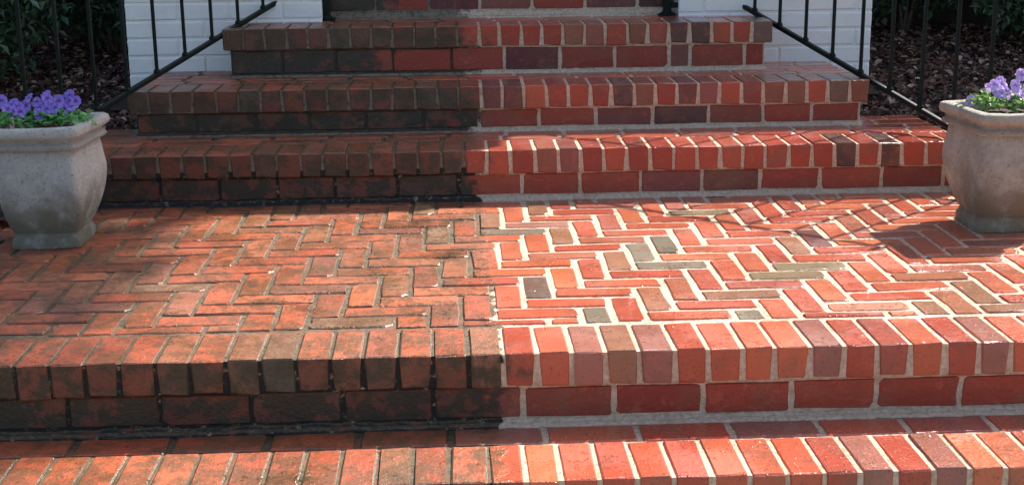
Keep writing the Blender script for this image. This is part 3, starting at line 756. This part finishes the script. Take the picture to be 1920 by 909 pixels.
shrub('dark shrub behind the last iron balusters near the picture edge', 4.45, 4.0, [(0, 0, .4, .55, .2, .42), (0, 0, .95, .6, .25, .4)], 8000, .055)
shrub('dark leafy evergreen shrub with pale flecks at the picture corner above the pansies', -1.15, 3.15, [(0, 0, .20, .34, .25, .18), (-.2, .05, .45, .42, .3, .32), (.22, .1, .42, .28, .25, .25), (0, 0, .8, .5, .35, .3)], 9000, .055)
shrub('near black shrub between the leafy evergreen and the white pier', -.62, 3.85, [(0, 0, .36, .42, .22, .30), (.1, .0, .75, .4, .22, .3)], 8000, .05)
shrub('dark low shrub behind the mulch beside the sunlit planter', 3.35, 4.0, [(0, 0, .38, .5, .18, .30), (.1, 0, .8, .5, .2, .35)], 8000, .05)
shrub('dark shrub with grey green leaves at the far picture corner', 3.95, 3.55, [(0, 0, .30, .40, .22, .22), (.2, .1, .7, .45, .25, .35)], 8000, .05)
# pale fallen leaves lying on the mulch
MAT_PALE = simple('grey green dead leaf', (.16, .17, .15), .6, (.10, .10, .08), 40)
MAT_TANLEAF = simple('tan dead leaf', (.30, .20, .14), .6, (.22, .12, .09), 40)
rl = random.Random(8); LM = []
for k in range(5):
    L, W = rl.uniform(.04, .06), rl.uniform(.02, .03); vs = []; fs = []
    for i in range(6):
        t = i/5; w_ = W*math.sin(math.pi*(.06+.9*t))*.5
        for s in (-1, 0, 1): vs.append((t*L, s*w_, .012*math.sin(t*3.)+abs(s)*.006+rl.uniform(-.001, .001)))
    for i in range(5):
        for j in range(2): q = i*3+j; fs.append((q, q+3, q+4, q+1))
    LM.append((vs, fs))
def fallen(label, x, y, mat, s=1., rot=0, z=None):
    vs, fs = rl.choice(LM); o = link('fallen_leaf', mesh('fallen_leaf', vs, fs, True), None, mat); o.location = (x, y, (lb(x, y) if z is None else z)+.024)
    o.rotation_euler = (rl.uniform(-.4, .4), rl.uniform(-.5, .2), rot); o.scale = (s, s, s); tag(o, label, 'leaf', 'pale leaves fallen on the mulch')
fallen('pale fallen leaf lying just below the iron rail beside the sunlit planter', 2.84, 2.45, MAT_TANLEAF, 1.0, 1.2, .175)
fallen('upright tan fallen leaf on mulch beyond the second baluster', 3.30, 3.00, MAT_TANLEAF, 1.1, 2.2)
fallen('curled orange brown fallen leaf on mulch near the pier corner', 3.0, 3.2, MAT_TANLEAF, 1.0, .4)

# ------------------------------------------------------------------ twig and small debris
g = Geo(); bar(g, (0, 0, 0), (.022, .03, .035), .003); bar(g, (.022, .03, .035), (.034, .046, .062), .0022)
o = link('twig', g.me('twig'), None, MAT_BARK, loc=(.630, YT-.055, Z1+.006)); tag(o, 'short dark twig leaning on the top riser beside the black post', 'twig')

# ------------------------------------------------------------------ house and porch roof behind and above (outside the frame, they shade the upper steps)
MAT_ROOF = simple('grey shingles', (.10, .10, .10), .9, (.07, .07, .07), 10, .01, 30)
MAT_DOOR = simple('dark green door paint', (.02, .06, .04), .4)
MAT_GLASS = simple('window glass', (.03, .035, .04), .08)
hs = tag(empty('house', (1.25, 4.16, -.4)), 'white painted house behind the porch, its eave shading the upper steps', 'house')
H = Vector((1.25, 4.16, -.4))
def hpart(name, boxes, mat, parent=hs):
    g = Geo()
    for b in boxes: g.box(b[0]-H.x, b[1]-H.x, b[2]-H.y, b[3]-H.y, b[4]-H.z, b[5]-H.z)
    return link(name, g.me(name), parent, mat)
YH = 4.30
hpart('added_base', [(-7, 9.5, YH+.012, YH+.24, -.4, .78)], simple('dark foundation brick', (.06, .03, .022), .8, (.035, .02, .016), 9, .006, 40))  # dark wall base added to keep the gaps between the shrubs dark
hpart('wall', [(-7, .75, YH, YH+.25, .78, 3.6), (1.75, 9.5, YH, YH+.25, .78, 3.6), (.75, 1.75, YH, YH+.25, 2.85, 3.6), (-7, -6.75, YH+.25, 10, -.4, 3.6), (9.25, 9.5, YH+.25, 10, -.4, 3.6), (-7, 9.5, 10, 10.25, -.4, 3.6)], MAT_WHITE)
g = Geo(); HE = 3.90-.25*0
yf = 1.84+SY*3.85
g.add([(-7.3-H.x, yf-H.y, 3.85-H.z), (9.8-H.x, yf-H.y, 3.85-H.z), (9.8-H.x, 7.2-H.y, 5.0-H.z), (-7.3-H.x, 7.2-H.y, 5.0-H.z), (-7.3-H.x, 10.5-H.y, 3.6-H.z), (9.8-H.x, 10.5-H.y, 3.6-H.z),
       (-7.3-H.x, yf-H.y, 3.62-H.z), (9.8-H.x, yf-H.y, 3.62-H.z), (9.8-H.x, 10.5-H.y, 3.5-H.z), (-7.3-H.x, 10.5-H.y, 3.5-H.z)],
      [(0, 1, 2, 3), (3, 2, 5, 4), (6, 7, 1, 0), (6, 9, 8, 7), (0, 3, 4, 9, 6), (1, 7, 8, 5, 2)])
link('roof', g.me('roof'), hs, MAT_ROOF)
d = hpart('door', [(.78, 1.72, YH+.05, YH+.10, .74, 2.82)], MAT_DOOR)
g = Geo(); g.box(.86-H.x, .91-H.x, YH-H.y-.03, YH+.05-H.y, 1.68-H.z, 1.73-H.z); link('handle', g.me('handle'), d, MAT_IRON)
for wx in (-3.2, 4.6):
    wdo = hpart('window', [(wx-.6, wx-.52, YH-.03, YH, 1.2, 2.8), (wx+.52, wx+.6, YH-.03, YH, 1.2, 2.8), (wx-.52, wx+.52, YH-.03, YH, 1.2, 1.28), (wx-.52, wx+.52, YH-.03, YH, 2.72, 2.8), (wx-.03, wx+.03, YH-.03, YH, 1.28, 2.72)], MAT_WHITE)
    hpart('pane', [(wx-.52, wx-.03, YH-.012, YH-.004, 1.28, 2.72), (wx+.03, wx+.52, YH-.012, YH-.004, 1.28, 2.72)], MAT_GLASS, wdo)
# porch roof on two columns, added out of view to shape the shade edge
PR = 2.62; XR, YR = .92+SX*PR, 1.52+SY*PR
rfp = hpart('added_porch_roof', [(-.40, XR, YR, YH, PR-.22, PR), (-.34, XR-.06, YR+.06, YH-.002, PR-.34, PR-.222)], MAT_WHITE)
def column(cx, cy, z0, z1, r):
    n = 20; vs = []; prof = [(r*1.35, z0), (r*1.35, z0+.05), (r*1.1, z0+.08), (r, z0+.12), (r*.98, z0+.7), (r*.86, z1-.1), (r*1.15, z1-.06), (r*1.25, z1)]
    for rr, z in prof:
        for i in range(n): vs.append((cx+rr*math.cos(2*math.pi*i/n)-H.x, cy+rr*math.sin(2*math.pi*i/n)-H.y, z-H.z))
    fs = [(a*n+i, a*n+(i+1) % n, (a+1)*n+(i+1) % n, (a+1)*n+i) for a in range(len(prof)-1) for i in range(n)]
    link('column', mesh('column', vs, fs, True), hs, MAT_WHITE)
column(XR-.16, YR+.16, .745, PR-.341, .10); column(-.22, YR+.16, .745, PR-.341, .10)

# ------------------------------------------------------------------ tall unseen tree behind the house, crown shaped to dapple the landing's far end
def over(x, y, h): return (x+SX*h, y+SY*h, h)
tb = over(-1.0, .80, 11.0)
TR = tag(empty('shade_tree', (tb[0], tb[1]+.2, -.4)), 'tall unseen tree behind the house, crown shaped to throw dappled shade', 'tree')
T0 = Vector((tb[0], tb[1]+.2, -.4)); rt = random.Random(77)
blobs = []
for (x, y, h, r) in ((-.92, .0, 11.6, .94), (-.92, .66, 11.0, .94), (-.95, 1.25, 10.2, .50), (-1.7, 1.6, 10.0, .9), (-2.3, .6, 11.2, 1.2), (-2.2, -.6, 12.3, 1.3), (-1.3, -.5, 12.6, .8), (-.55, .45, 11.9, .22), (-.35, .95, 11.2, .16)):
    p = Vector(over(x, y, h))-T0; blobs.append((p.x, p.y, p.z, r, r, r*.8))
g = Geo(); leaf_cloud(g, blobs, 30000, .15, rt); link('crown', g.me('crown'), TR, MAT_LEAF_T)
def limb(g, pts, rads, n=8):
    vs = []; 
    for p, r in zip(pts, rads):
        for i in range(n): vs.append((p[0]+r*math.cos(2*math.pi*i/n), p[1]+r*math.sin(2*math.pi*i/n), p[2]))
    g.add(vs, [(a*n+i, a*n+(i+1) % n, (a+1)*n+(i+1) % n, (a+1)*n+i) for a in range(len(pts)-1) for i in range(n)])
g = Geo(); limb(g, [(.3, 1.3, 0), (.2, 1.1, 3), (0, .6, 6.5), (-.1, .3, 9.5), (-.2, 0, 11.3)], [.28, .22, .17, .10, .04])
for bl in blobs: limb(g, [(0, .5, 7.5), ((bl[0])*.6, bl[1]*.6+.1, 7.5+(bl[2]-7.5)*.7), bl[:3]], [.09, .06, .02])
link('trunk', g.me('trunk', True), TR, MAT_BARK)
print('objects', len(bpy.data.objects))
